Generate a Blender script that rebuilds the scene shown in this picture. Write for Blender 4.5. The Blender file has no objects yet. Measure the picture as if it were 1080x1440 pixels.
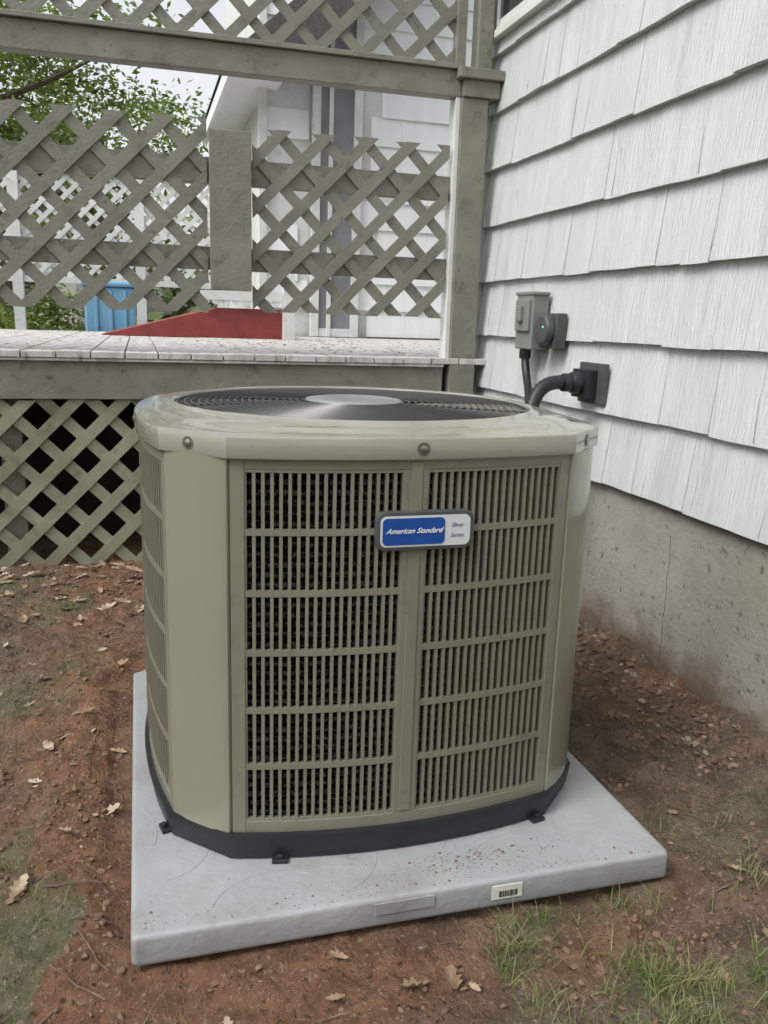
import bpy, math, random, bmesh
import numpy as np
from mathutils import Matrix, Vector, noise
random.seed(7); rng=np.random.default_rng(7)
scene=bpy.context.scene
rad=math.radians

# ------------------------------------------------------------------ helpers
class MB:
    def __init__(s): s.v=[]; s.f=[]
    def add(s,vs,fs):
        o=len(s.v); s.v.extend([tuple(map(float,a)) for a in vs]); s.f.extend([tuple(o+i for i in f) for f in fs])
    def box(s,x0,x1,y0,y1,z0,z1):
        if x0>x1:x0,x1=x1,x0
        if y0>y1:y0,y1=y1,y0
        if z0>z1:z0,z1=z1,z0
        s.add([(x0,y0,z0),(x1,y0,z0),(x1,y1,z0),(x0,y1,z0),(x0,y0,z1),(x1,y0,z1),(x1,y1,z1),(x0,y1,z1)],
              [(3,2,1,0),(4,5,6,7),(0,1,5,4),(1,2,6,5),(2,3,7,6),(3,0,4,7)])
    def tube(s,pts,r,n=8,closed=False,caps=True):
        pts=[Vector(p) for p in pts]; N=len(pts); base=len(s.v)
        up=Vector((0,0,1)); prev=None
        for i,p in enumerate(pts):
            if closed: t=(pts[(i+1)%N]-pts[i-1])
            else: t=(pts[min(i+1,N-1)]-pts[max(i-1,0)])
            t.normalize()
            if prev is None:
                a=t.cross(up)
                if a.length<.1: a=t.cross(Vector((1,0,0)))
            else: a=prev-t*prev.dot(t)
            a.normalize(); prev=a; b=t.cross(a)
            rr=r[i] if isinstance(r,(list,tuple)) else r
            for k in range(n):
                an=2*math.pi*k/n; s.v.append(tuple(p+a*math.cos(an)*rr+b*math.sin(an)*rr))
        M=N if closed else N-1
        for i in range(M):
            j=(i+1)%N
            for k in range(n):
                l=(k+1)%n; s.f.append((base+i*n+k,base+i*n+l,base+j*n+l,base+j*n+k))
        if not closed and caps:
            s.f.append(tuple(base+k for k in reversed(range(n)))); s.f.append(tuple(base+(N-1)*n+k for k in range(n)))
    def loft(s,rings,closed=True,cap0=False,cap1=False):
        base=len(s.v); n=len(rings[0])
        for r in rings: s.v.extend([tuple(map(float,a)) for a in r])
        for i in range(len(rings)-1):
            for k in range(n if closed else n-1):
                l=(k+1)%n; s.f.append((base+i*n+k,base+i*n+l,base+(i+1)*n+l,base+(i+1)*n+k))
        if cap0: s.f.append(tuple(base+k for k in reversed(range(n))))
        if cap1: s.f.append(tuple(base+(len(rings)-1)*n+k for k in range(n)))
    def prism(s,poly,fn):
        n=len(poly)
        vs=[fn(a,b,0) for a,b in poly]+[fn(a,b,1) for a,b in poly]
        s.add(vs,[tuple(range(n)),tuple(reversed(range(n,2*n)))]+[(i,n+i,n+(i+1)%n,(i+1)%n) for i in range(n)])
    def obj(s,name,mat,parent=None,smooth=False,bevel=0,recalc=True,angle=35):
        me=bpy.data.meshes.new(name); me.from_pydata(s.v,[],s.f); me.update()
        if recalc:
            bm=bmesh.new(); bm.from_mesh(me); bmesh.ops.recalc_face_normals(bm,faces=bm.faces); bm.to_mesh(me); bm.free()
        ob=bpy.data.objects.new(name,me); scene.collection.objects.link(ob)
        me.materials.append(mat)
        if smooth:
            me.polygons.foreach_set("use_smooth",[True]*len(me.polygons))
            try: me.set_sharp_from_angle(angle=rad(angle))
            except Exception: pass
        if bevel:
            m=ob.modifiers.new("b",'BEVEL'); m.width=bevel; m.segments=2; m.limit_method='ANGLE'; m.angle_limit=rad(40)
        if parent: ob.parent=parent
        return ob
def empty(name):
    e=bpy.data.objects.new(name,None); scene.collection.objects.link(e); return e

def mat(name,c1,c2=None,rough=.6,scale=8,detail=6,bump=0,bscale=60,stretch=(1,1,1),c3=None,s3=2,f3=(.55,.7),c4=None,s4=2,f4=(.55,.7),st4=None,spec=.5,metal=0,rvar=0,coat=0,bstretch=None,transl=0,bdist=.01,lo=.35,hi=.65,zst=None):
    m=bpy.data.materials.new(name); m.use_nodes=True; nt=m.node_tree; N=nt.nodes; L=nt.links
    b=N["Principled BSDF"]; b.inputs["Roughness"].default_value=rough; b.inputs["Metallic"].default_value=metal
    b.inputs["Specular IOR Level"].default_value=spec
    if coat: b.inputs["Coat Weight"].default_value=coat; b.inputs["Coat Roughness"].default_value=.1
    tc=N.new("ShaderNodeTexCoord")
    def nz(sc,st,det=detail):
        mp=N.new("ShaderNodeMapping"); mp.inputs["Scale"].default_value=st; L.new(tc.outputs["Object"],mp.inputs["Vector"])
        n=N.new("ShaderNodeTexNoise"); n.inputs["Scale"].default_value=sc; n.inputs["Detail"].default_value=det; n.inputs["Roughness"].default_value=.6
        L.new(mp.outputs[0],n.inputs["Vector"]); return n.outputs["Fac"]
    def ramp(fac,a,bb):
        r=N.new("ShaderNodeMapRange"); r.inputs[1].default_value=a; r.inputs[2].default_value=bb; L.new(fac,r.inputs[0]); return r.outputs[0]
    def mix(f,a,bb):
        x=N.new("ShaderNodeMix"); x.data_type='RGBA'; L.new(f,x.inputs[0])
        for k,v in ((6,a),(7,bb)):
            if hasattr(v,'is_output'): L.new(v,x.inputs[k])
            else: x.inputs[k].default_value=(*v,1)
        return x.outputs[2]
    col=None
    if c2: col=mix(ramp(nz(scale,stretch),lo,hi),c1,c2)
    if c3: col=mix(ramp(nz(s3,stretch),*f3),col if col else c1,c3)
    if c4: col=mix(ramp(nz(s4,st4 or stretch,10),*f4),col if col else c1,c4)
    if zst:   # soil splash rising from the ground: (z_low, z_high, colour)
        sx=N.new("ShaderNodeSeparateXYZ"); L.new(tc.outputs["Object"],sx.inputs[0])
        ma=N.new("ShaderNodeMath"); ma.operation='MULTIPLY_ADD'; L.new(nz(6,(1,1,1),8),ma.inputs[0]); ma.inputs[1].default_value=-.35; L.new(sx.outputs[2],ma.inputs[2])
        col=mix(ramp(ma.outputs[0],zst[1]-.17,zst[0]-.17),col,zst[2])
    if col is None: b.inputs["Base Color"].default_value=(*c1,1)
    else: L.new(col,b.inputs["Base Color"])
    if rvar:
        r=N.new("ShaderNodeMapRange"); r.inputs[3].default_value=rough-rvar; r.inputs[4].default_value=rough+rvar; L.new(nz(scale*1.7,stretch),r.inputs[0]); L.new(r.outputs[0],b.inputs["Roughness"])
    if bump:
        bp=N.new("ShaderNodeBump"); bp.inputs["Strength"].default_value=bump; bp.inputs["Distance"].default_value=bdist
        L.new(nz(bscale,bstretch or stretch,6),bp.inputs["Height"]); L.new(bp.outputs[0],b.inputs["Normal"])
    if transl:
        t=N.new("ShaderNodeBsdfTranslucent"); ms=N.new("ShaderNodeMixShader"); ms.inputs[0].default_value=transl
        if col is None: t.inputs[0].default_value=(*c1,1)
        else: L.new(col,t.inputs[0])
        L.new(b.outputs[0],ms.inputs[1]); L.new(t.outputs[0],ms.inputs[2]); L.new(ms.outputs[0],N["Material Output"].inputs[0])
    return m

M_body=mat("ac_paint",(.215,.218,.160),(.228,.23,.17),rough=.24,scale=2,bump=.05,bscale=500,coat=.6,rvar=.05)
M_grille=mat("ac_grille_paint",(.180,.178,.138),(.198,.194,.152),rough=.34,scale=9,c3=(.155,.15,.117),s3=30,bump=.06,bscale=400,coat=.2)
M_top=mat("ac_top_sky_sheen",(.255,.253,.215),(.285,.28,.24),rough=.16,scale=5,coat=.8,c3=(.21,.20,.165),s3=25,f3=(.6,.75),rvar=.06,c4=(.15,.135,.105),s4=70,f4=(.66,.75))  # unit paint lightened on the top to stand for sky reflection
M_blk=mat("black_plastic",(.011,.013,.016),(.018,.019,.022),rough=.45,scale=12,bump=.1,bscale=300)
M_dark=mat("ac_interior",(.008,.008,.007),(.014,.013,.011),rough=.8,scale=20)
M_coil=mat("coil_fins",(.30,.29,.27),(.014,.014,.012),rough=.5,scale=130,detail=1,bump=1,bscale=220,spec=.6,metal=.1,lo=.44,hi=.53)
M_wire=mat("guard_wire",(.05,.052,.052),rough=.28)
M_blade=mat("fan_blade",(.13,.128,.118),(.17,.165,.15),rough=.45,scale=10,metal=.4)
M_cap=mat("guard_cap_paint",(.20,.215,.215),(.24,.25,.245),rough=.3,scale=10,coat=.3)
M_screw=mat("screw_metal",(.3,.29,.26),(.2,.19,.17),rough=.35,scale=100,metal=.8)
M_pad=mat("pad_plastic",(.275,.29,.305),(.33,.343,.357),rough=.42,scale=4,detail=9,bump=.25,bscale=60,c3=(.25,.25,.245),s3=7,f3=(.5,.75),rvar=.12,c4=(.18,.14,.115),s4=3.2,f4=(.58,.8))
M_shing=mat("white_siding_paint",(.63,.665,.65),(.55,.59,.575),rough=.45,scale=3,stretch=(1,5,.6),bump=1,bscale=20,bstretch=(1,7,.6),c3=(.46,.485,.465),s3=2.2,f3=(.56,.8),bdist=.008,c4=(.32,.31,.28),s4=7,f4=(.67,.74),st4=(1,3,.8))
M_shing2=mat("white_siding_paint_far",(.80,.82,.83),(.74,.77,.78),rough=.55,scale=3,stretch=(5,1,.6),bump=.4,bscale=22,bstretch=(6,1,.5),bdist=.006)
M_trim=mat("white_trim",(.66,.68,.66),(.56,.58,.56),rough=.5,scale=6,c3=(.42,.42,.38),s3=9,f3=(.58,.75),bump=.15,bscale=40)
M_conc=mat("foundation_concrete",(.33,.315,.285),(.26,.25,.22),rough=.9,scale=3,detail=10,bump=.8,bscale=60,c3=(.22,.21,.18),s3=1.3,f3=(.48,.72),bdist=.006,c4=(.13,.12,.10),s4=32,f4=(.6,.7),zst=(-1.10,-.99,(.15,.11,.085)))
M_green=mat("fence_paint",(.225,.222,.185),(.17,.168,.14),rough=.5,scale=5,detail=9,c3=(.12,.117,.092),s3=11,f3=(.56,.72),bump=.35,bscale=70,c4=(.065,.065,.045),s4=30,f4=(.63,.74))
M_lat_lo=mat("skirt_lattice_paint",(.30,.30,.22),(.20,.20,.14),rough=.7,scale=4,detail=9,c3=(.10,.105,.06),s3=6,f3=(.52,.72),bump=.3,bscale=70)
M_deck=mat("deck_boards_paint",(.56,.555,.54),(.38,.365,.35),rough=.7,scale=6,detail=9,stretch=(3,.6,1),c3=(.24,.195,.165),s3=9,f3=(.55,.7),bump=.3,bscale=50)
M_glass=mat("window_glass",(.03,.035,.04),rough=.05,spec=.9)
M_gbox=mat("gray_enclosure",(.18,.197,.18),(.215,.23,.21),rough=.4,scale=12,bump=.1,bscale=300)
M_gdark=mat("dark_plate",(.05,.055,.056),(.075,.08,.08),rough=.5,scale=20,bump=.1,bscale=200)
M_red=mat("red_paint",(.26,.045,.04),(.18,.03,.028),rough=.6,scale=7)
M_blue=mat("blue_plastic",(.16,.36,.54),(.13,.31,.47),rough=.5,scale=3)
M_leafd=mat("dead_leaf",(.38,.28,.19),(.20,.125,.075),rough=.7,scale=14,transl=.15,c3=(.52,.44,.34),s3=9,f3=(.5,.6))
M_leafr=mat("red_debris",(.25,.06,.035),(.18,.07,.04),rough=.8,scale=14)
M_grass=mat("grass_blade",(.13,.19,.055),(.28,.26,.13),rough=.55,scale=9,transl=.25)
M_clod=mat("soil_clod",(.15,.086,.055),(.21,.14,.10),rough=.95,scale=14,bump=.4,bscale=150,c3=(.08,.048,.034),s3=5)
M_peb=mat("pebble",(.29,.25,.21),(.2,.155,.12),rough=.85,scale=14)
M_twig=mat("twig",(.20,.14,.11),(.10,.07,.05),rough=.85,scale=30)
M_bark=mat("bark",(.12,.09,.07),(.07,.055,.04),rough=.9,scale=12,stretch=(1,1,.2),bump=.8,bscale=20,bdist=.03)
M_fol=mat("foliage_light",(.24,.32,.07),(.12,.19,.035),rough=.5,scale=1.5,transl=.45,c3=(.06,.10,.02),s3=2.5,f3=(.5,.6))
M_fol2=mat("foliage_distant",(.12,.18,.06),(.07,.11,.035),rough=.6,scale=.5,c3=(.18,.23,.08),s3=.9)
M_roof=mat("asphalt_shingle",(.1,.095,.09),(.06,.058,.055),rough=.9,scale=40,bump=.5,bscale=80)
M_crack=mat("crack_shadow",(.10,.10,.09),rough=.9)

# ------------------------------------------------------------------ ground
def n3(x,y,s,o=0): return noise.noise(Vector((x*s+o,y*s-o*.7,o*.3)))
def fbm(x,y,s,o=0): return n3(x,y,s,o)+.5*n3(x,y,s*2.1,o+3)+.25*n3(x,y,s*4.3,o+7)
def hgt(x,y):
    z=-1.135+.018*fbm(x,y,2.2,1)
    if -2.6<x<1.9 and .2<y<4.3:
        z+=.014*fbm(x,y,9,4)+.012*fbm(x,y,28,9)+.008*max(0,n3(x,y,75,3))
    z+=.050*math.exp(-((x+.17)/.16)**2)*max(0,min(1,(y-1.35)/.5))*max(0,min(1,(3-y)/.4))
    z+=.035*math.exp(-((x-1.64)/.13)**2)*(.7+fbm(x,y,5,20))
    z+=.03*math.exp(-((x-1.30)/.12)**2)*max(0,fbm(x,y,4,50)+.4)
    z-=.028*math.exp(-((y-1.27)/.12)**2)*(1 if x<1.1 else .3)
    if -.10<x<1.10 and 1.27<y<2.6:
        fr_=min(1,(x+.10)/.05,(1.10-x)/.05,(y-1.27)/.07)
        cap=-1.142+.004*n3(x,y,20,8)
        if y<1.5 or x>.9: z=min(z,z*(1-fr_)+cap*fr_)
        else: z=min(z,-1.10)
    return z
def grassmask(x,y):
    g=0
    a=fbm(x,y,1.7,11)+.5*fbm(x,y,7,31)
    if x<-.22+.12*fbm(x,y,3,5) and y>.9: g=max(g,.55+a*1.2-(.5 if y>3.5 else 0)-(.45*math.exp(-((x+.3)/.15)**2)))
    if y<1.36 and x>.6: g=max(g,.14+a*1.3+(.4 if y<1.14 else 0))
    if x>1.08 and y<1.6: g=max(g,.10+a*1.1-(max(0,x-1.4)*2))
    if y<1.2 and x<.1: g=max(g,.15+a)
    if x>3 or x<-3 or y<.2 or y>9: g=max(g,.9)
    return max(0,min(1,g))
def redmask(x,y):
    r=math.exp(-((x+.17)/.22)**2)*(1 if y>1.2 else .6)+math.exp(-((y-1.25)/.15)**2)*(.95 if x<.95 else .3)
    r+=.08+.6*fbm(x,y,2,41)
    return max(0,min(1,r))
def axis(a,b,st,lo,hi):
    c=list(np.arange(a,b+1e-6,st)); l=[];d=st;x=a
    while x>lo: d*=1.25; x-=d; l.append(x)
    r=[];d=st;x=c[-1]
    while x<hi: d*=1.25; x+=d; r.append(x)
    return l[::-1]+c+r
xs=axis(-1.5,1.72,.011,-350,350); ys=axis(.9,4.1,.011,-350,350)
V=[(x,y,hgt(x,y)) for y in ys for x in xs]; nx=len(xs)
F=[(j*nx+i,j*nx+i+1,(j+1)*nx+i+1,(j+1)*nx+i) for j in range(len(ys)-1) for i in range(nx-1)]
me=bpy.data.meshes.new("ground"); me.from_pydata(V,[],F); me.update()
ca=me.color_attributes.new("mask",'FLOAT_COLOR','POINT')
cd=[]
for (x,y,z) in V: cd+= [grassmask(x,y),redmask(x,y),0,1]
ca.data.foreach_set("color",cd)
me.polygons.foreach_set("use_smooth",[True]*len(F))
ground=bpy.data.objects.new("ground",me); scene.collection.objects.link(ground)
m=bpy.data.materials.new("soil"); m.use_nodes=True; nt=m.node_tree; N=nt.nodes; L=nt.links; b=N["Principled BSDF"]; b.inputs["Roughness"].default_value=.95; b.inputs["Specular IOR Level"].default_value=.2
tc=N.new("ShaderNodeTexCoord"); at=N.new("ShaderNodeAttribute"); at.attribute_name="mask"; sp=N.new("ShaderNodeSeparateColor"); L.new(at.outputs["Color"],sp.inputs[0])
def nz(s,d=8):
    n=N.new("ShaderNodeTexNoise"); n.inputs["Scale"].default_value=s; n.inputs["Detail"].default_value=d; n.inputs["Roughness"].default_value=.65; L.new(tc.outputs["Object"],n.inputs["Vector"]); return n.outputs["Fac"]
def mr(f,a,c):
    r=N.new("ShaderNodeMapRange"); r.inputs[1].default_value=a; r.inputs[2].default_value=c; L.new(f,r.inputs[0]); return r.outputs[0]
def mx(f,a,c):
    x=N.new("ShaderNodeMix"); x.data_type='RGBA'; L.new(f,x.inputs[0])
    for k,v in ((6,a),(7,c)):
        if hasattr(v,'is_output'): L.new(v,x.inputs[k])
        else: x.inputs[k].default_value=(*v,1)
    return x.outputs[2]
red=mx(mr(nz(14),.38,.62),(.285,.155,.094),(.155,.083,.052))
brn=mx(mr(nz(11),.38,.62),(.225,.168,.128),(.115,.084,.062))
gr=mx(mr(nz(25),.35,.65),(.20,.175,.115),(.11,.12,.06))
c=mx(sp.outputs[1],brn,red); c=mx(sp.outputs[0],c,gr)
c=mx(mr(nz(90,4),.57,.70),c,(.37,.29,.225))
c=mx(mr(nz(60,4),.57,.70),c,(.048,.032,.023))
c=mx(mr(nz(3.2,4),.56,.74),c,(.12,.08,.056))
L.new(c,b.inputs["Base Color"])
bp=N.new("ShaderNodeBump"); bp.inputs["Distance"].default_value=.028; bp.inputs["Strength"].default_value=1; L.new(nz(70,8),bp.inputs["Height"]); L.new(bp.outputs[0],b.inputs["Normal"])
me.materials.append(m)

def blocked(x,y):
    return (-.06<x<1.06 and 1.33<y<2.55) or x>1.66 or y>3.97
g=MB()
for _ in range(100000):
    if random.random()<.7: x=random.uniform(-1.5,1.64); y=random.uniform(.8,3.95)
    else: x=random.uniform(.5,1.5); y=random.uniform(.85,1.4)
    if blocked(x,y): continue
    gm=grassmask(x,y)*(.5+1.5*fbm(x,y,12,77))
    if random.random()>gm*.6: continue
    z=hgt(x,y)-.003; h=random.uniform(.010,.042)*(1.3 if y<1.4 else 1); w=random.uniform(.0006,.0013); an=random.uniform(0,6.28)
    dx,dy=math.cos(an),math.sin(an); l=random.uniform(.3,1.5)*h; b2=random.uniform(0,6.28); lx,ly=math.cos(b2)*l,math.sin(b2)*l
    g.add([(x-dx*w,y-dy*w,z),(x+dx*w,y+dy*w,z),(x+dx*w*.8+lx*.4,y+dy*w*.8+ly*.4,z+h*.65),(x-dx*w*.8+lx*.4,y-dy*w*.8+ly*.4,z+h*.65),(x+lx,y+ly,z+h)],[(0,1,2,3),(3,2,4)])
g.obj("grass",M_grass,recalc=False)
ico=[(0,0,1),(.89,0,.45),(.28,.85,.45),(-.72,.53,.45),(-.72,-.53,.45),(.28,-.85,.45),(.72,.53,-.45),(-.28,.85,-.45),(-.89,0,-.45),(-.28,-.85,-.45),(.72,-.53,-.45),(0,0,-1)]
icf=[(0,1,2),(0,2,3),(0,3,4),(0,4,5),(0,5,1),(1,6,2),(2,7,3),(3,8,4),(4,9,5),(5,10,1),(2,6,7),(3,7,8),(4,8,9),(5,9,10),(1,10,6),(6,11,7),(7,11,8),(8,11,9),(9,11,10),(10,11,6)]
def rock(mb,x,y,s):
    z=hgt(x,y)+s*.05; sx,sy,sz=[random.uniform(.6,1.3)*s for _ in range(3)]; an=random.uniform(0,6.28); ca_,sa=math.cos(an),math.sin(an)
    mb.add([(x+(a*sx*ca_-b_*sy*sa)*j,y+(a*sx*sa+b_*sy*ca_)*j,z+c_*sz*.7*j) for a,b_,c_ in ico for j in [random.uniform(.7,1.25)]],icf)
cl=MB(); pb=MB()
for _ in range(28000):
    x=random.uniform(-1.4,1.64); y=random.uniform(.85,3.95)
    if blocked(x,y) or random.random()<grassmask(x,y)*.7: continue
    if fbm(x,y,4,55)+random.uniform(-.4,.4)<-.05: continue
    rock(cl,x,y,random.choice([.0015,.002,.002,.003,.003,.004,.004,.006,.009]))
for _ in range(1100):
    y=random.uniform(1.7,3.9); x=1.63-abs(random.gauss(0,.18))
    if blocked(x,y): continue
    rock(pb if random.random()<.15 else cl,x,y,random.choice([.005,.006,.008,.011,.014]))
for _ in range(300):
    x=random.uniform(-1.2,1.6); y=random.uniform(.9,3.8)
    if not blocked(x,y): rock(pb,x,y,random.choice([.0015,.002,.003,.005]))
cl.obj("soil_clods",M_clod,recalc=False,smooth=True,angle=50); pb.obj("pebbles",M_peb,recalc=False,smooth=True,angle=50)
lf=MB()
def leaf(mb,x,y,s,z=None,curl=None):
    z=(hgt(x,y)+.006 if z is None else z); an=random.uniform(0,6.28); cu=random.uniform(.2,.9) if curl is None else curl
    out=[(0,-1),(.35,-.75),(.3,-.45),(.62,-.3),(.4,-.02),(.66,.22),(.34,.4),(.3,.75),(0,1.05),(-.28,.72),(-.36,.4),(-.64,.2),(-.42,-.02),(-.6,-.3),(-.28,-.45),(-.33,-.75)]
    R=Matrix.Rotation(an,3,'Z')@Matrix.Rotation(random.uniform(-.35,.35),3,'X')@Matrix.Rotation(random.uniform(-.35,.35),3,'Y')
    def P(a,b_): return R@Vector((a*s*.8,b_*s,cu*s*(a*a*.9+.25*b_*b_)+random.uniform(-.05,.05)*s))+Vector((x,y,z))
    vs=[P(a,b_) for a,b_ in out]+[P(0,-.6),P(0,0),P(0,.6)]
    fs=[(0,1,16),(1,2,16),(2,3,17,16),(3,4,17),(4,5,17),(5,6,18,17),(6,7,18),(7,8,18),(8,9,18),(9,10,18),(10,11,17,18),(11,12,17),(12,13,17),(13,14,16,17),(14,15,16),(15,0,16)]
    mb.add(vs,fs)
leaf(lf,.43,1.20,.034,curl=1.1); leaf(lf,.505,1.205,.036,curl=.8); leaf(lf,.99,1.09,.02); leaf(lf,1.2,1.33,.022); leaf(lf,1.25,1.30,.014)
for _ in range(190):
    y=3.95-abs(random.gauss(0,.4)); x=random.uniform(-1.3,.1)
    leaf(lf,x,y,random.uniform(.012,.04))
for _ in range(90):
    x=random.gauss(-.25,.3); y=random.uniform(1.1,3.6)
    if not blocked(x,y): leaf(lf,x,y,random.uniform(.006,.032))
for _ in range(36):
    x=random.uniform(.1,1.6); y=random.uniform(.95,3.2)
    if not blocked(x,y): leaf(lf,x,y,random.uniform(.006,.02))
lf.obj("dead_leaves",M_leafd,recalc=False,smooth=True,angle=80)
tw=MB()
for _ in range(190):
    x=random.gauss(-.15,.25) if random.random()<.5 else random.uniform(-.3,1.55); y=random.uniform(1.0,3.7)
    if blocked(x,y): continue
    l=random.uniform(.02,.12); an=random.uniform(0,6.28); pts=[]
    for k in range(5):
        t=k/4; px=x+math.cos(an)*l*t+random.uniform(-.004,.004); py=y+math.sin(an)*l*t+random.uniform(-.004,.004)
        if blocked(px,py): continue
        pts.append((px,py,hgt(px,py)+.005+random.uniform(0,.005)))
    if len(pts)>2: tw.tube(pts,random.uniform(.0006,.0017),5)
tw.obj("twigs",M_twig,recalc=False,smooth=True)

# ------------------------------------------------------------------ equipment pad
pad=empty("equipment_pad")
def rrect(x0,x1,y0,y1,r,n=6):
    o=[]
    for cx,cy,a0 in ((x1-r,y1-r,0),(x0+r,y1-r,90),(x0+r,y0+r,180),(x1-r,y0+r,270)):
        for k in range(n+1):
            a=rad(a0+90*k/n); o.append((cx+r*math.cos(a),cy+r*math.sin(a)))
    return o
pm=MB(); rings=[]
for ins,z in ((.05,-1.1305),(.004,-1.1305),(.001,-1.128),(0,-1.122),(0,-1.079),(.0015,-1.0735),(.005,-1.0705),(.010,-1.0698),(.02,-1.0697)):
    rings.append([(x,y,z) for x,y in rrect(-.045+ins,1.045-ins,1.350+ins,2.54-ins,.012)])
pm.loft(rings,cap1=True,cap0=True); pm.obj("slab",M_pad,pad,smooth=True,angle=50)
cr=MB()
for (x0,y0,an,l,cv) in ((.02,1.50,.1,.22,1.2),(.10,1.40,1.2,.2,-.9),(.35,1.385,.3,.2,.8),(.62,1.40,1.5,.16,-1),(.78,1.42,.4,.2,.9),(.9,1.52,2.2,.2,-.7),(.0,1.62,1.3,.2,.6),(.5,1.45,-.3,.14,1)):
    pts=[]
    for j in range(13):
        t=j/12; px=x0+math.cos(an+t*cv)*l*t; py=y0+math.sin(an+t*cv)*l*t
        if -.03<px<1.03 and 1.365<py<2.5: pts.append((px,py,-1.0700))
    if len(pts)>2: cr.tube(pts,.0014,6)
cr.obj("moulded_ribs",M_pad,pad,smooth=True)
lb=MB(); lb.box(.64,.705,1.3475,1.3497,-1.112,-1.082); lb.obj("label",mat("label_paper",(.66,.66,.60),(.55,.55,.5),rough=.6,scale=30),pad)
lb=MB(); xx=.655
while xx<.692:
    w=random.choice([.001,.0016,.0026]); lb.box(xx,xx+w,1.3466,1.3474,-1.107,-1.094); xx+=w+random.choice([.001,.002])
lb.obj("label_print",M_blk,pad)
lb=MB(); lb.box(.40,.52,1.3468,1.3495,-1.103,-1.078); lb.obj("moulded_plate",M_pad,pad,bevel=.001)
db=MB()
for _ in range(900):
    q=random.random()
    if q<.4: x=random.gauss(.62,.08); y=random.gauss(1.425,.02)
    elif q<.65: x=random.uniform(-.03,1.0); y=1.36+abs(random.gauss(0,.03))
    else: x=random.uniform(-.03,1.03); y=random.uniform(1.36,2.5)
    if not(-.03<x<1.03 and 1.36<y<2.5) : continue
    s=random.uniform(.0005,.0014)*(2.2 if random.random()<.08 else 1)
    db.add([(x+a*s*random.uniform(.6,1.8),y+b_*s,-1.0695+s*.4+c_*s*.5) for a,b_,c_ in ico],icf)
db.obj("soil_crumbs",M_clod,pad,recalc=False)

# ------------------------------------------------------------------ AC unit
CX,CY=.496,1.995
ac=empty("air_conditioner_condenser_unit")
A=.347; B=.454; BU=.044
ZB,ZT=-1.012,-.247
def bul(u): return B+BU*(1-(u/A)**2)
def side(k,u,d):
    sl=2*BU*u/A**2
    n=math.hypot(1,sl); r=bul(u)
    lx=u+d*sl/n; ly=-(r+d/n)
    for _ in range(k): lx,ly=-ly,lx
    return CX+lx,CY+ly
def profile(off=0,nside=16):
    o=[]
    for k in range(4):
        for i in range(nside+1):
            u=-A+2*A*i/nside; o.append(side(k,u,off))
    return o
def sbox(mb,k,u0,u1,z0,z1,d0,d1,n=None):
    n=n or max(1,int(abs(u1-u0)/.04))
    R=[]
    for i in range(n+1):
        u=u0+(u1-u0)*i/n
        a=side(k,u,d0); c_=side(k,u,d1)
        R.append([(*a,z0),(*c_,z0),(*c_,z1),(*a,z1)])
    mb.loft(R,cap0=True,cap1=True)
fr=MB(); bars=MB(); pan=MB()
NB=18; rows=6
for k in range(4):
    for (u0,u1) in ((-A+.004,-A+.030),(A-.026,A-.004)): sbox(fr,k,u0,u1,ZB,ZT,-.014,.001)
    sbox(fr,k,-A+.030,A-.026,ZT-.022,ZT,-.014,.001); sbox(fr,k,-A+.030,A-.026,ZB,ZB+.026,-.014,.001)
    sbox(fr,k,-.022,.026,ZB+.026,ZT-.022,-.014,.001)
    sbox(fr,k,-.010,.014,ZB+.03,ZT-.008,.001,.0035)
    for s in (-1,1):
        ua,ub=(-A+.030,-.022) if s<0 else (.026,A-.026)
        z0,z1=ZB+.026,ZT-.022
        for r in range(rows+1):
            zc=z0+(z1-z0)*r/rows; hh=.0062
            sbox(bars,k,ua,ub,max(z0,zc-hh),min(z1,zc+hh),-.011,-.0005)
        for i in range(NB+1):
            uc=ua+(ub-ua)*i/NB; w=.0032
            sbox(bars,k,max(ua,uc-w),min(ub,uc+w),z0,z1,-.016,-.0015,n=1)
    p0=side(k,A,0); p1=side((k+1)%4,-A,0)
    d=Vector((p1[0]-p0[0],p1[1]-p0[1])); dn=d.normalized(); nn=Vector((dn.y,-dn.x))
    q=[]
    for t,o in ((-.002,-.012),(-.0,.0),(.006,.003),(.03,.0045),(.10,.0065),(.2,.0085),(.35,.0100),(.5,.0105),(.65,.0100),(.8,.0085),(.90,.0065),(.97,.0045),(.994,.003),(1.0,.0),(1.002,-.012)):
        pt=Vector(p0)+d*t+nn*o; q.append((pt.x,pt.y))
    pan.loft([[(x,y,ZB) for x,y in q],[(x,y,ZT) for x,y in q]],closed=False)
fr.obj("grille_frame",M_grille,ac,bevel=.0012)
bars.obj("louver_bars",M_grille,ac)
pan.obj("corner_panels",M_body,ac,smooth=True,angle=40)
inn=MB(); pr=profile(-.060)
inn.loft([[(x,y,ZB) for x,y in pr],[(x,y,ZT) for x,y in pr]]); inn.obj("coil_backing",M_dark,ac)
co=MB(); pr=profile(-.028,12); nt_=38
for i in range(nt_):
    z=ZB+.01+(ZT-ZB-.02)*i/(nt_-1)
    co.tube([(x,y,z) for x,y in pr],.0058,6,closed=True)
co.obj("coil",M_coil,ac,smooth=True)
bp_=MB()
def sc(z,off=0,ns=16): return [(x,y,z) for x,y in profile(off,ns)]
bp_.loft([sc(-1.068,-.004),sc(-1.066,.004),sc(-1.035,.010),sc(-1.016,.012),sc(-1.010,.010),sc(-1.010,-.02)],cap0=True)
bp_.obj("base_pan",M_blk,ac,smooth=True,angle=40)
ft=MB()
for k in range(4):
    for u in (-.25,.32):
        sbox(ft,k,u-.016,u+.016,-1.0695,-1.061,-.02,.022,n=1); sbox(ft,k,u-.006,u+.006,-1.061,-1.052,.010,.018,n=1)
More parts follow.
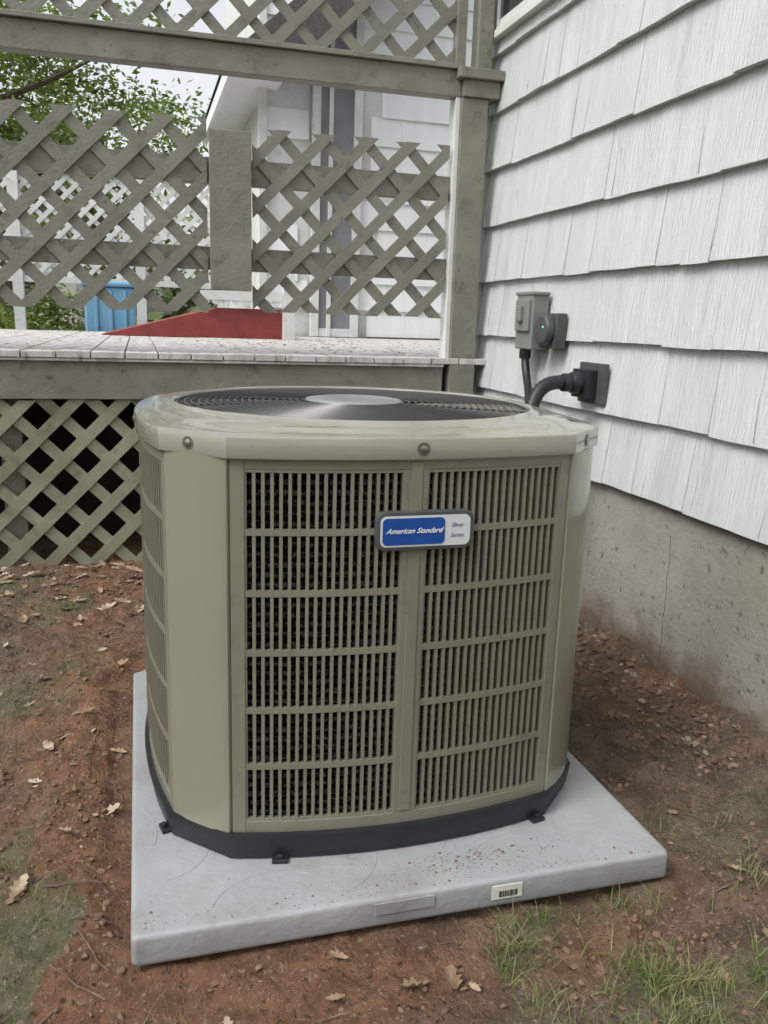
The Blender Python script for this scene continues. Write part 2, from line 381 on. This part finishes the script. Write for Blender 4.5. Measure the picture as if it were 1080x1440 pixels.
ft.obj("base_feet",M_blk,ac,bevel=.002)
def toC(r,z):
    o=[]
    for x,y in profile(0):
        a=math.atan2(y-CY,x-CX); o.append((CX+r*math.cos(a),CY+r*math.sin(a),z))
    return o
def blend(off,r,t,z):
    c_=toC(r,z); return [(a[0]*(1-t)+c2[0]*t,a[1]*(1-t)+c2[1]*t,z) for a,c2 in zip(profile(off),c_)]
tp=MB()
tp.loft([sc(ZT-.002,.002),sc(ZT-.002,.0105),sc(ZT+.001,.0115),sc(-.2125,.0115),sc(-.2095,.010),sc(-.2078,.0060),sc(-.2065,.0),sc(-.2045,-.016),blend(-.016,.432,.25,-.2025),blend(-.016,.432,.35,-.1965),blend(-.016,.432,.85,-.1945),toC(.434,-.189),toC(.427,-.186),toC(.421,-.188),toC(.418,-.196),toC(.416,-.26),toC(.41,-.40)])
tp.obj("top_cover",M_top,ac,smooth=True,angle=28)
gd=MB()
def gz(r): return -.193+.006*(1-(r/.42)**2)
r=.118
while r<.418:
    gd.tube([(CX+r*math.cos(a),CY+r*math.sin(a),gz(r)) for a in np.linspace(0,2*math.pi,80,endpoint=False)],.0019,5,closed=True); r+=.0165
for k in range(12):
    a=2*math.pi*k/12+.1; pts=[(CX+q*math.cos(a),CY+q*math.sin(a),gz(q)-.004) for q in np.linspace(.09,.42,8)]
    gd.tube(pts,.0026,5)
gd.obj("fan_guard",M_wire,ac,smooth=True)
dk=MB()
def circ(r,z,n=56): return [(CX+r*math.cos(a),CY+r*math.sin(a),z) for a in np.linspace(0,2*math.pi,n,endpoint=False)]
dk.loft([circ(.112,-.190),circ(.116,-.186),circ(.114,-.183),circ(.09,-.180),circ(.05,-.1785),circ(.02,-.178)],cap0=True,cap1=True); dk.obj("guard_cap",M_cap,ac,smooth=True,angle=50)
fb=MB()
for k in range(3):
    a0=2*math.pi*k/3+.95; R=[]
    for i in range(9):
        q=.07+.32*i/8; w=(.5+.55*(i/8))*.66; row=[]
        for j in range(9):
            t=j/8-.5; a=a0+t*w*1.5+.25*(i/8); row.append((CX+q*math.cos(a),CY+q*math.sin(a),-.25-.07*t+.03*t*t))
        R.append(row)
    fb.loft(R,closed=False)
fb.loft([circ(.08,-.30),circ(.08,-.25),circ(.07,-.24)],cap1=True)
fb.obj("fan_blades",M_blade,ac,smooth=True)
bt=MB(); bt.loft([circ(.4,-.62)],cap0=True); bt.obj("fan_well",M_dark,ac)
sw=MB(); swd=MB()
def screw(k,u,z,d,r=.0095):
    x,y=side(k,u,d); x2,y2=side(k,u,d+.01); n=Vector((x2-x,y2-y,0)).normalized(); t=Vector((-n.y,n.x,0))
    c0=Vector((x,y,z))
    def ring(rr,o): return [tuple(c0+n*o+t*rr*math.cos(a)+Vector((0,0,1))*rr*math.sin(a)) for a in np.linspace(0,2*math.pi,18,endpoint=False)]
    swd.loft([ring(r*1.3,-.002),ring(r*1.3,.0006)],cap1=True)
    sw.loft([ring(r*.7,.0005),ring(r*.7,.002),ring(r*.45,.0034)],cap1=True)
def cscrew(k,t,z,r):
    p0=Vector(side(k,A,.0115)); p1=Vector(side((k+1)%4,-A,.0115)); d=(p1-p0).normalized(); n=Vector((d.y,-d.x,0)); tt=Vector((d.x,d.y,0)); c=p0.lerp(p1,t); c0=Vector((c.x,c.y,z))
    def ring(rr,o): return [tuple(c0+n*o+tt*rr*math.cos(a)+Vector((0,0,1))*rr*math.sin(a)) for a in np.linspace(0,2*math.pi,18,endpoint=False)]
    swd.loft([ring(r*1.3,-.002),ring(r*1.3,.0006)],cap1=True); sw.loft([ring(r*.7,.0005),ring(r*.7,.002),ring(r*.45,.0034)],cap1=True)
for k in range(4):
    screw(k,.01,-.229,.0116,.010); cscrew(k,.45,-.229,.010)
sw.obj("rim_screws",M_screw,ac,smooth=True,angle=40); swd.obj("screw_recesses",mat("recess_shadow_paint",(.10,.098,.075),rough=.5),ac)
bx,bz=.517,-.386; by=1.488
def rr2(cx,cz,w,h,r): return [(a,b_) for a,b_ in rrect(cx-w/2,cx+w/2,cz-h/2,cz+h/2,r)]
def plate(name,cx,cz,w,h,r,y0,y1,mt,bev=0):
    mb=MB(); mb.prism(rr2(cx,cz,w,h,r),lambda a,b_,s:(a,y0 if s else y1,b_)); return mb.obj(name,mt,ac,bevel=bev)
plate("badge_frame",bx,bz,.196,.076,.018,by+.014,by-.002,M_gdark,.002)
plate("badge_white",bx,bz,.180,.060,.012,by-.0021,by-.0034,mat("badge_silver",(.58,.60,.63),rough=.3),0)
plate("badge_blue",bx-.024,bz,.124,.052,.009,by-.0035,by-.0044,mat("badge_blue",(.008,.06,.28),(.010,.07,.32),rough=.25,scale=20),0)
def text(name,s,x,z,size,y,mt,shear=.0,off=.0002):
    cu=bpy.data.curves.new(name,'FONT'); cu.body=s; cu.size=size; cu.align_x='CENTER'; cu.align_y='CENTER'; cu.shear=shear; cu.extrude=.0003; cu.offset=off
    ob=bpy.data.objects.new(name,cu); scene.collection.objects.link(ob); ob.location=(x,y,z); ob.rotation_euler=(math.pi/2,0,0); cu.materials.append(mt); ob.parent=ac; return ob
M_wt=mat("badge_text_white",(.75,.78,.8),rough=.4); M_bt=mat("badge_text_gray",(.12,.16,.3),rough=.4)
text("badge_text","American Standard",bx-.024,bz+.001,.0144,by-.0048,M_wt,.5,.0001)
text("badge_subtext","Silver",bx+.063,bz+.010,.0115,by-.0038,M_bt,.4,0)
text("badge_subtext_2","Series",bx+.063,bz-.010,.0115,by-.0038,M_bt,.4,0)

# ------------------------------------------------------------------ house (near)
house=empty("shingle_house")
WX=1.66
fd=MB(); fd.box(1.675,1.95,-6,4.13,-1.5,-.545); fd.obj("foundation",M_conc,house)
core=MB(); core.box(1.69,5.5,-6,4.12,-.5445,2.9); core.obj("wall_core",M_trim,house)
ck=MB()
for (y,z0,z1) in ((2.35,-.66,-1.12),(1.62,-.70,-1.1)):
    ck.tube([(1.6745,y+.012*fbm(z,y,9,3)+.03*(z-z0),z) for z in np.linspace(z0,z1,26)],.0011,5)
ck.obj("foundation_cracks",M_crack,house)
sh=MB(); P=.256
def shingle(y0,y1,zb,h,x=WX,th=.014):
    z0=zb+random.uniform(-.004,.004); zt=zb+h; tl=random.uniform(-.003,.003); tb=th+random.uniform(-.003,.003)
    n=max(2,int((y1-y0)/.05)); xt=x+.012; R=[]
    for i in range(n+1):
        t=i/n; y=y0+(y1-y0)*t
        wv=.0022*fbm(y,zb*7,9,60); zw=z0+.003*fbm(y,zb*5,6,90); xb=x-tb+tl*(t-.5)*2+wv
        R.append([(xb,y,zw),(x+.028,y,zw),(x+.028,y,zt),(xt,y,zt),((xb+xt)/2+wv*1.2,y,(zw+zt)/2)])
    sh.loft(R,cap0=True,cap1=True)
for c_ in range(13):
    zb=-.562+P*c_; y=-6.0-random.random()*.3
    while y<4.085:
        w=random.choice([.14,.2,.26,.3,.36,.45]); y1=min(y+w,4.085)
        if y1>-6: shingle(max(y,-6)+.0009,y1-.0009-random.choice([0,0,.0015]),zb,P+.012)
        y=y1
sh.obj("siding",M_shing,house,smooth=True,angle=20)
ck=MB()
for _ in range(34):
    c_=random.randrange(0,8); zb=-.562+P*c_; y=random.uniform(1.2,4.0); f1=random.uniform(.25,.95); a=random.random()*9
    pts=[]
    for j in range(9):
        t=.02+f1*j/8; pts.append((WX-.0145+.026*t,y+.006*math.sin(t*5+a),zb+P*t))
    ck.tube(pts,[random.uniform(.0006,.0013)*(1-.7*j/8) for j in range(9)],4)
ck.obj("shingle_splits",mat("split_shadow",(.25,.26,.25),rough=.9),house)
cb=MB(); cb.box(1.63,1.72,4.087,4.135,-.56,2.9); cb.obj("corner_board",M_trim,house)
wn=MB(); y0,y1,z0,z1=3.05,4.07,1.32,2.45
wn.box(1.615,1.70,y0-.05,y1,z0-.035,z0)
wn.box(1.63,1.70,y1-.075,y1-.002,z0+.001,z1); wn.box(1.63,1.70,y0,y0+.075,z0+.001,z1); wn.box(1.63,1.70,y0,y1,z1+.001,z1+.09)
wn.box(1.642,1.70,y0+.076,y1-.076,z0+.001,z0+.05); wn.box(1.642,1.70,y0+.076,y1-.076,1.86,1.90)
wn.obj("window_frame",M_trim,house,bevel=.003)
wg=MB(); wg.box(1.644,1.652,y0+.075,y1-.075,z0+.04,z1); wg.obj("window_glass",M_glass,house)
rf=MB(); rf.box(1.45,5.6,-6.2,4.4,2.9,2.96); rf.obj("eave_soffit",M_trim,house)
rf=MB(); rf.add([(1.4,-6.2,2.965),(1.4,4.4,2.965),(3.5,4.4,4.4),(3.5,-6.2,4.4),(5.7,4.4,2.965),(5.7,-6.2,2.965)],[(0,1,2,3),(3,2,4,5),(1,4,2),(0,3,5)]); rf.obj("roof",M_roof,house)

# ------------------------------------------------------------------ house wing beyond the deck
wing=empty("house_wing")
cw=MB(); cw.box(1.2,6,8.42,12,-1.3,4.2); cw.obj("wall_core",M_trim,wing)
s2=MB(); zb=-.15
while zb<4.0:
    x=1.2
    while x<5.9:
        w=random.choice([.3,.4,.5]); x1=min(x+w,5.95)
        if not (x1>1.68 and x<2.06 and zb<2.3):
            s2.add([(x+.001,8.385,zb),(x1-.001,8.385,zb),(x1-.001,8.41,zb+.26),(x+.001,8.41,zb+.26),(x+.001,8.42,zb),(x1-.001,8.42,zb),(x1-.001,8.42,zb+.26),(x+.001,8.42,zb+.26)],[(0,1,2,3),(0,4,5,1),(1,5,6,2),(2,6,7,3),(0,3,7,4)])
        x=x1
    zb+=.256
s2.obj("siding",M_shing2,wing)
d=MB()
for a,b_ in ((1.62,1.70),(1.78,1.82),(2.02,2.10)): d.box(a,b_,8.33,8.385,-.16,3.2)
d.box(1.70,2.02,8.34,8.384,-.16,-.08); d.obj("door_frame",M_trim,wing,bevel=.004)
d=MB(); d.box(1.7,2.03,8.36,8.38,-.079,3.2); d.obj("door_glass",mat("door_glass",(.16,.17,.18),(.22,.23,.25),rough=.15,scale=2,spec=.8),wing)
d=MB(); d.box(1.13,1.2,8.36,8.44,-.16,4.2); d.obj("corner_board",M_trim,wing)
d=MB()
d.box(.86,1.3,7.9,10.9,2.04,2.08); d.box(.80,.86,7.88,10.9,1.99,2.12); d.box(.86,1.13,7.88,7.9,2.0,2.13)
d.obj("eave",M_shing2,wing)
d=MB(); d.add([(.78,7.86,2.13),(.78,10.95,2.13),(3.6,10.95,4.6),(3.6,7.86,4.6),(1.3,7.86,2.05),(3.6,7.86,4.45)],[(0,1,2,3),(0,3,5,4)]); d.obj("roof",M_roof,wing)

# ------------------------------------------------------------------ deck + lattice
def clip(poly,x0,x1,z0,z1):
    for ax,v,sg in ((0,x0,1),(0,x1,-1),(1,z0,1),(1,z1,-1)):
        o=[]
        for i in range(len(poly)):
            a=poly[i]; c_=poly[(i+1)%len(poly)]; da=(a[ax]-v)*sg; dc=(c_[ax]-v)*sg
            if da>=0: o.append(a)
            if (da>=0)!=(dc>=0):
                t=da/(da-dc); o.append((a[0]+(c_[0]-a[0])*t,a[1]+(c_[1]-a[1])*t))
        poly=o
        if len(poly)<3: return None
    return poly
def lattice(mb,x0,x1,z0,z1,y,p=.2,w=.05,ph=0,zr=None,th=.008,jit=.003):
    zr=z1-.02 if zr is None else zr
    hw=w*.7071
    for dr in (1,-1):
        yy=y if dr==1 else y+th+.001
        k0=int((x0-ph-3)/p)-6; k1=int((x1-ph+3)/p)+6
        for k in range(k0,k1):
            xc=ph+k*p+random.uniform(-jit,jit); T=3.
            poly=[(xc-dr*T-hw,zr-T),(xc-dr*T+hw,zr-T),(xc+dr*T+hw,zr+T),(xc+dr*T-hw,zr+T)]
            q=clip(poly,x0,x1,z0+random.uniform(0,.006),z1-random.uniform(0,.006))
            if q: mb.prism(q,lambda a,b_,s,yy=yy:(a,yy+(th if s else 0),b_))
deck=empty("wooden_deck")
DZ=-.165
db=MB(); x=-3.2
while x<3.3:
    x1=x+.137
    if x<1.60: db.box(x,x1,3.965+random.uniform(-.004,.004),8.33,DZ-.028,DZ+random.uniform(-.0015,.0015))
    else: db.box(x,x1,4.16,8.33,DZ-.028,DZ)
    x=x1+.006
db.obj("boards",M_deck,deck,bevel=.002)
d=MB(); d.box(-3.2,1.44,3.99,4.03,-.375,DZ-.0285); d.box(-3.2,-3.16,4.03,8.3,-.375,DZ-.0285); d.obj("fascia",M_green,deck,bevel=.003)
d=MB(); d.box(-3.2,1.44,3.972,3.988,-.208,-.1945); d.obj("edge_strip",M_deck,deck,bevel=.003)
d=MB()
for xx in (-3.1,-1.9,-.6,.7): d.box(xx,xx+.09,4.06,4.15,-1.3,-.376)
d.box(-3.1,3,6.2,6.25,-1.25,-.2)
d.obj("support_posts",M_green,deck)
lo=MB(); lattice(lo,-3.2,1.44,-1.17,-.376,4.0,p=.2,w=.052,ph=.06,zr=-.45); lo.obj("skirt_lattice",M_lat_lo,deck)
dbk=MB(); dbk.box(-3.1,1.6,4.55,4.57,-1.25,-.22); dbk.obj("skirt_shade_sheet",mat("under_deck_shade",(.03,.027,.02),(.015,.014,.01),rough=.95,scale=5),deck)  # dark sheet added behind the skirt to stand for shade under the deck
db2=MB()
for _ in range(520):
    x=random.gauss(1.3,.5) if random.random()<.6 else random.uniform(-1.5,3.0); y=random.uniform(4.05,8.2)
    if x>1.45 and y<4.3: continue
    s=random.uniform(.003,.010); a=random.uniform(0,6.28)
    db2.add([(x+math.cos(a)*s*2,y+math.sin(a)*s*2,DZ+.006),(x-math.sin(a)*s,y+math.cos(a)*s,DZ+.004),(x-math.cos(a)*s*2,y-math.sin(a)*s*2,DZ+.008),(x+math.sin(a)*s,y-math.cos(a)*s,DZ+.004)],[(0,1,2,3)])
db2.obj("fallen_petals",M_leafr,recalc=False)

rail=empty("lattice_privacy_screen")
ps=MB(); ps.box(1.468,1.60,3.97,4.085,-1.25,1.02); ps.obj("corner_post",M_green,rail,bevel=.004)
ps=MB(); ps.box(1.445,1.4675,3.985,4.07,-.164,1.02); ps.obj("post_edge_trim",M_trim,rail,bevel=.002)
ps=MB(); ps.box(-3.2,1.47,3.985,4.06,1.022,1.135); ps.obj("header_beam",M_green,rail,bevel=.004)
ps=MB(); ps.box(1.4705,1.65,3.955,4.075,1.022,1.095); ps.box(1.44,1.66,3.93,4.084,1.0955,1.14); ps.obj("beam_end_cap",M_green,rail,bevel=.004)
ps=MB(); ps.box(-3.2,1.47,3.965,4.07,1.136,1.158); ps.obj("beam_cap",M_green,rail,bevel=.003)
ps=MB(); ps.box(1.44,1.485,3.99,4.05,1.1585,2.6); ps.box(1.54,1.61,3.98,4.07,1.1405,2.6); ps.box(-3.2,-3.08,3.97,4.08,-1.25,1.0215); ps.box(-3.2,1.44,3.99,4.05,2.55,2.66); ps.obj("upper_posts",M_green,rail,bevel=.003)
ps=MB(); ps.box(.32,.50,3.955,3.98,.116,.785); ps.obj("middle_board",M_green,rail,bevel=.002)
ps=MB()
ps.box(-3.08,1.444,4.018,4.055,.57,.68); ps.box(-3.08,1.444,4.018,4.055,.205,.305); ps.obj("rails",M_green,rail,bevel=.003)
la=MB(); lattice(la,-3.08,.312,.015,.835,3.996,ph=-.49+.02,w=.050,zr=.81); lattice(la,.51,1.43,.025,.815,3.996,ph=.63,w=.048,zr=.79)
la.obj("lattice_panels",M_green,rail)
la=MB(); lattice(la,-3.08,1.44,1.159,2.55,4.01,ph=.10,w=.046,zr=1.26); la.obj("upper_lattice",M_green,rail)

# ------------------------------------------------------------------ wall electrics
def cyl(mb,c,axis,r0,r1,l,n=28):
    c=Vector(c); ax=Vector(axis).normalized(); t=ax.cross(Vector((0,0,1)));
    if t.length<.1: t=Vector((1,0,0))
    t.normalize(); b2=ax.cross(t)
    R=[[tuple(c+ax*o+t*r*math.cos(a)+b2*r*math.sin(a)) for a in np.linspace(0,2*math.pi,n,endpoint=False)] for o,r in ((0,r0),(l*.8,r0),(l,r1))]
    mb.loft(R,cap0=True,cap1=True)
dis=empty("electrical_disconnect_box")
d=MB(); d.box(1.575,1.648,3.30,3.46,-.095,.135); d.obj("enclosure",M_gbox,dis,bevel=.006)
d=MB(); d.box(1.562,1.576,3.315,3.445,-.02,.11); d.box(1.545,1.563,3.36,3.40,.02,.085); d.box(1.57,1.648,3.29,3.47,.128,.142); d.obj("cover",M_gbox,dis,bevel=.004)
d=MB(); d.box(1.60,1.648,3.13,3.275,-.085,.055); cyl(d,(1.600,3.20,-.012),(-1,0,0),.062,.055,.035); d.obj("outlet_cover",M_gdark,dis,bevel=.004,smooth=True,angle=40)
d=MB(); cyl(d,(1.566,3.175,.0),(-1,0,0),.004,.003,.004,12)
ml=mat("green_led",(.05,.8,.3),rough=.3); ml.node_tree.nodes["Principled BSDF"].inputs["Emission Color"].default_value=(.1,1,.4,1); ml.node_tree.nodes["Principled BSDF"].inputs["Emission Strength"].default_value=1.0
d.obj("indicator",ml,dis)
cd=empty("electrical_conduit")
d=MB(); d.box(1.63,1.648,2.78,2.97,-.275,-.125); d.obj("wall_plate",M_gdark,cd,bevel=.003)
d=MB(); d.box(1.59,1.63,2.83,2.95,-.255,-.15); d.obj("connector_box",M_blk,cd,bevel=.004)
def bez(P,n=24):
    P=[Vector(p) for p in P]; o=[]
    for i in range(n+1):
        t=i/n; q=P[:]
        while len(q)>1: q=[q[j].lerp(q[j+1],t) for j in range(len(q)-1)]
        o.append(q[0])
    return o
d=MB()
path=bez([(1.59,2.89,-.20),(1.50,2.89,-.20),(1.42,2.89,-.18),(1.37,2.88,-.22),(1.36,2.86,-.34),(1.36,2.8,-.48),(1.2,2.5,-.65),(.97,2.3,-.65)],60)
d.tube(path,[.026+.0025*math.sin(i*3.1) if i>5 else .026 for i in range(61)],12)
cyl(d,(1.59,2.89,-.2),(-1,0,0),.040,.036,.04); cyl(d,(1.548,2.89,-.2),(-1,0,0),.034,.032,.03)
path=bez([(1.60,3.40,-.09),(1.60,3.40,-.18),(1.60,3.36,-.27),(1.57,3.2,-.30),(1.45,2.95,-.38),(1.2,2.7,-.5),(.97,2.4,-.55)],50)
d.tube(path,.017,12); cyl(d,(1.60,3.40,-.095),(0,0,-1),.025,.023,.04)
d.obj("flexible_conduit",M_blk,cd,smooth=True,angle=50)

# ------------------------------------------------------------------ things beyond the deck
rp=empty("red_ramp")
d=MB(); d.add([(-.27,7.0,DZ+.003),(.62,7.0,.07),(1.15,7.0,.07),(1.15,7.0,DZ+.003),(-.27,7.9,DZ+.003),(.62,7.9,.07),(1.15,7.9,.07),(1.15,7.9,DZ+.003)],[(0,1,2,3),(7,6,5,4),(0,4,5,1),(1,5,6,2),(2,6,7,3),(0,3,7,4)]); d.obj("ramp_body",M_red,rp)
d=MB(); d.box(.48,1.12,6.95,6.98,.13,.2)
for k in range(8): cyl(d,(.52+k*.08,6.955,.13),(0,1,0),.036,.036,.024,16)
d.box(1.13,1.22,6.93,7.0,DZ,.45); d.obj("scalloped_trim",M_trim,rp)
bb=empty("blue_storage_box")
d=MB(); d.box(-.47,-.01,8.6,9.1,-.7,.24); d.obj("bin",M_blue,bb,bevel=.02); d=MB(); d.box(-.50,.02,8.57,9.13,.242,.295); d.obj("lid",M_blue,bb,bevel=.02)
d=MB()
for xx in (-.38,-.25,-.12): d.box(xx,xx+.03,8.585,8.6,-.65,.21)
d.obj("bin_ribs",M_blue,bb,bevel=.005)
wf=empty("white_lattice_fence")
d=MB(); lattice(d,-3.6,.9,.35,1.35,9.6,p=.16,w=.045); d.box(-3.7,.95,9.57,9.63,1.35,1.42); d.box(-3.7,.95,9.57,9.63,.29,.35)
for xx in (-3.6,-2.4,-1.2,.0,.85): d.box(xx,xx+.1,9.55,9.65,-1.3,1.55)
d.box(-3.7,.95,9.58,9.62,-1.2,-.2)
d.obj("panels",M_trim,wf)
nh=empty("neighbor_house")
d=MB(); d.box(-14,-1.5,24,32,-1.5,2.6); d.obj("walls",M_trim,nh)
d=MB(); d.add([(-14.5,23.5,2.6),(-1,23.5,2.6),(-1,32.5,2.6),(-14.5,32.5,2.6),(-14.5,28,5.2),(-1,28,5.2)],[(0,1,5,4),(2,3,4,5),(1,2,5),(3,0,4)]); d.obj("roof",M_roof,nh)
d=MB()
for xx in (-12,-9,-6,-3.5): d.box(xx,xx+1,23.95,23.99,.2,1.7)
d.obj("windows",M_glass,nh)
def leaves(mb,c,R,n,s,clumps=14,flat=1):
    cs=[(c[0]+random.gauss(0,.5)*R[0],c[1]+random.gauss(0,.5)*R[1],c[2]+random.gauss(0,.5)*R[2],random.uniform(.18,.42)) for _ in range(clumps)]
    for _ in range(n):
        q=random.choice(cs); x=q[0]+random.gauss(0,.5)*R[0]*q[3]*1.6; y=q[1]+random.gauss(0,.5)*R[1]*q[3]*1.6; z=q[2]+random.gauss(0,.5)*R[2]*q[3]*flat
        a=Vector((random.gauss(0,1),random.gauss(0,1),random.gauss(0,.6))).normalized(); b2=a.cross(Vector((random.gauss(0,1),random.gauss(0,1),random.gauss(0,1)))).normalized(); w=s*random.uniform(.5,1.2)
        p=Vector((x,y,z)); mb.add([p-a*w,p-b2*w*.4,p+a*w,p+b2*w*.4],[(0,1,2,3)])
for (x,y,h,Rr,s,nn_) in ((-2.4,17,3.8,(2.9,2.0,1.5),.075,16000),(-8.5,19,4.4,(3.2,2.5,1.9),.09,6000),(-.6,21,3.4,(2.2,2.0,2.0),.09,8000),(-7.5,-.5,2.6,(2.2,3.0,2.2),.16,4000),(-4,-7.5,3.0,(3.2,2.2,2.4),.18,4000)):  # last two trees are out of view, added for reflections in the cabinet
    t=empty("deciduous_tree")
    d=MB(); d.tube([(x,y,-1.3),(x+.1,y,h*.3),(x-.1,y+.1,h*.7),(x,y,h*1.15)],[.22,.17,.11,.03],10)
    for k in range(9):
        a=random.uniform(0,6.28); z0=h*random.uniform(.35,.9); l=Rr[0]*random.uniform(.5,.95)
        d.tube([(x,y,z0),(x+math.cos(a)*l*.5,y+math.sin(a)*l*.5,z0+.35),(x+math.cos(a)*l,y+math.sin(a)*l,z0+.8)],[.07,.045,.012],6)
    d.obj("trunk",M_bark,t,smooth=True)
    d=MB(); leaves(d,(x,y,h),Rr,nn_,s,30,.6); d.obj("crown",M_fol if y>10 else M_fol2,t,recalc=False)
sh_=MB(); leaves(sh_,(-1.3,11.0,-.2),(1.2,.6,.5),4000,.05,14); sh_.obj("garden_shrub",M_fol,recalc=False)
dt=MB()
for k in range(90):
    a=2*math.pi*k/90+random.uniform(-.02,.02); rr_=random.uniform(36,48); x=math.cos(a)*rr_; y=math.sin(a)*rr_+5
    leaves(dt,(x,y,random.uniform(1.0,2.8)),(3.6,3.6,3.0),170,.6,7)
dt.obj("distant_trees",M_fol2,recalc=False)

# ------------------------------------------------------------------ camera, light, world
yaw,pit,rol=rad(16.24),rad(12.63),rad(1.80)
Fv=Vector((math.sin(yaw)*math.cos(pit),math.cos(yaw)*math.cos(pit),-math.sin(pit))); Rt=Vector((math.cos(yaw),-math.sin(yaw),0)); U=Rt.cross(Fv)
R2=Rt*math.cos(rol)+U*math.sin(rol); U2=-Rt*math.sin(rol)+U*math.cos(rol)
cam=bpy.data.cameras.new("camera"); co_=bpy.data.objects.new("camera",cam); scene.collection.objects.link(co_)
mw=Matrix.Identity(4)
for i in range(3): mw[i][0]=R2[i]; mw[i][1]=U2[i]; mw[i][2]=-Fv[i]
co_.matrix_world=mw
cam.sensor_fit='VERTICAL'; cam.sensor_height=24; cam.lens=24*1192/1440; cam.clip_start=.05; cam.clip_end=1500
scene.camera=co_
el,az=rad(52),rad(-112)
sd=Vector((math.sin(az)*math.cos(el),math.cos(az)*math.cos(el),math.sin(el)))
sl=bpy.data.lights.new("sun",'SUN'); sl.energy=1.5; sl.angle=rad(25); sl.color=(1,.96,.89)
so=bpy.data.objects.new("sun",sl); scene.collection.objects.link(so); so.rotation_euler=sd.to_track_quat('Z','Y').to_euler()
w=bpy.data.worlds.new("World"); scene.world=w; w.use_nodes=True; nt=w.node_tree
sk=nt.nodes.new("ShaderNodeTexSky"); sk.sky_type='NISHITA'; sk.sun_disc=False; sk.sun_elevation=el; sk.sun_rotation=az; sk.dust_density=4; sk.air_density=1
hs=nt.nodes.new("ShaderNodeHueSaturation"); hs.inputs["Saturation"].default_value=.18; hs.inputs["Value"].default_value=1.75; nt.links.new(sk.outputs[0],hs.inputs["Color"])
bg=nt.nodes["Background"]; bg.inputs[1].default_value=.15; nt.links.new(hs.outputs[0],bg.inputs[0])
scene.view_settings.view_transform='Standard'; scene.view_settings.look='None'; scene.view_settings.exposure=0; scene.view_settings.gamma=1
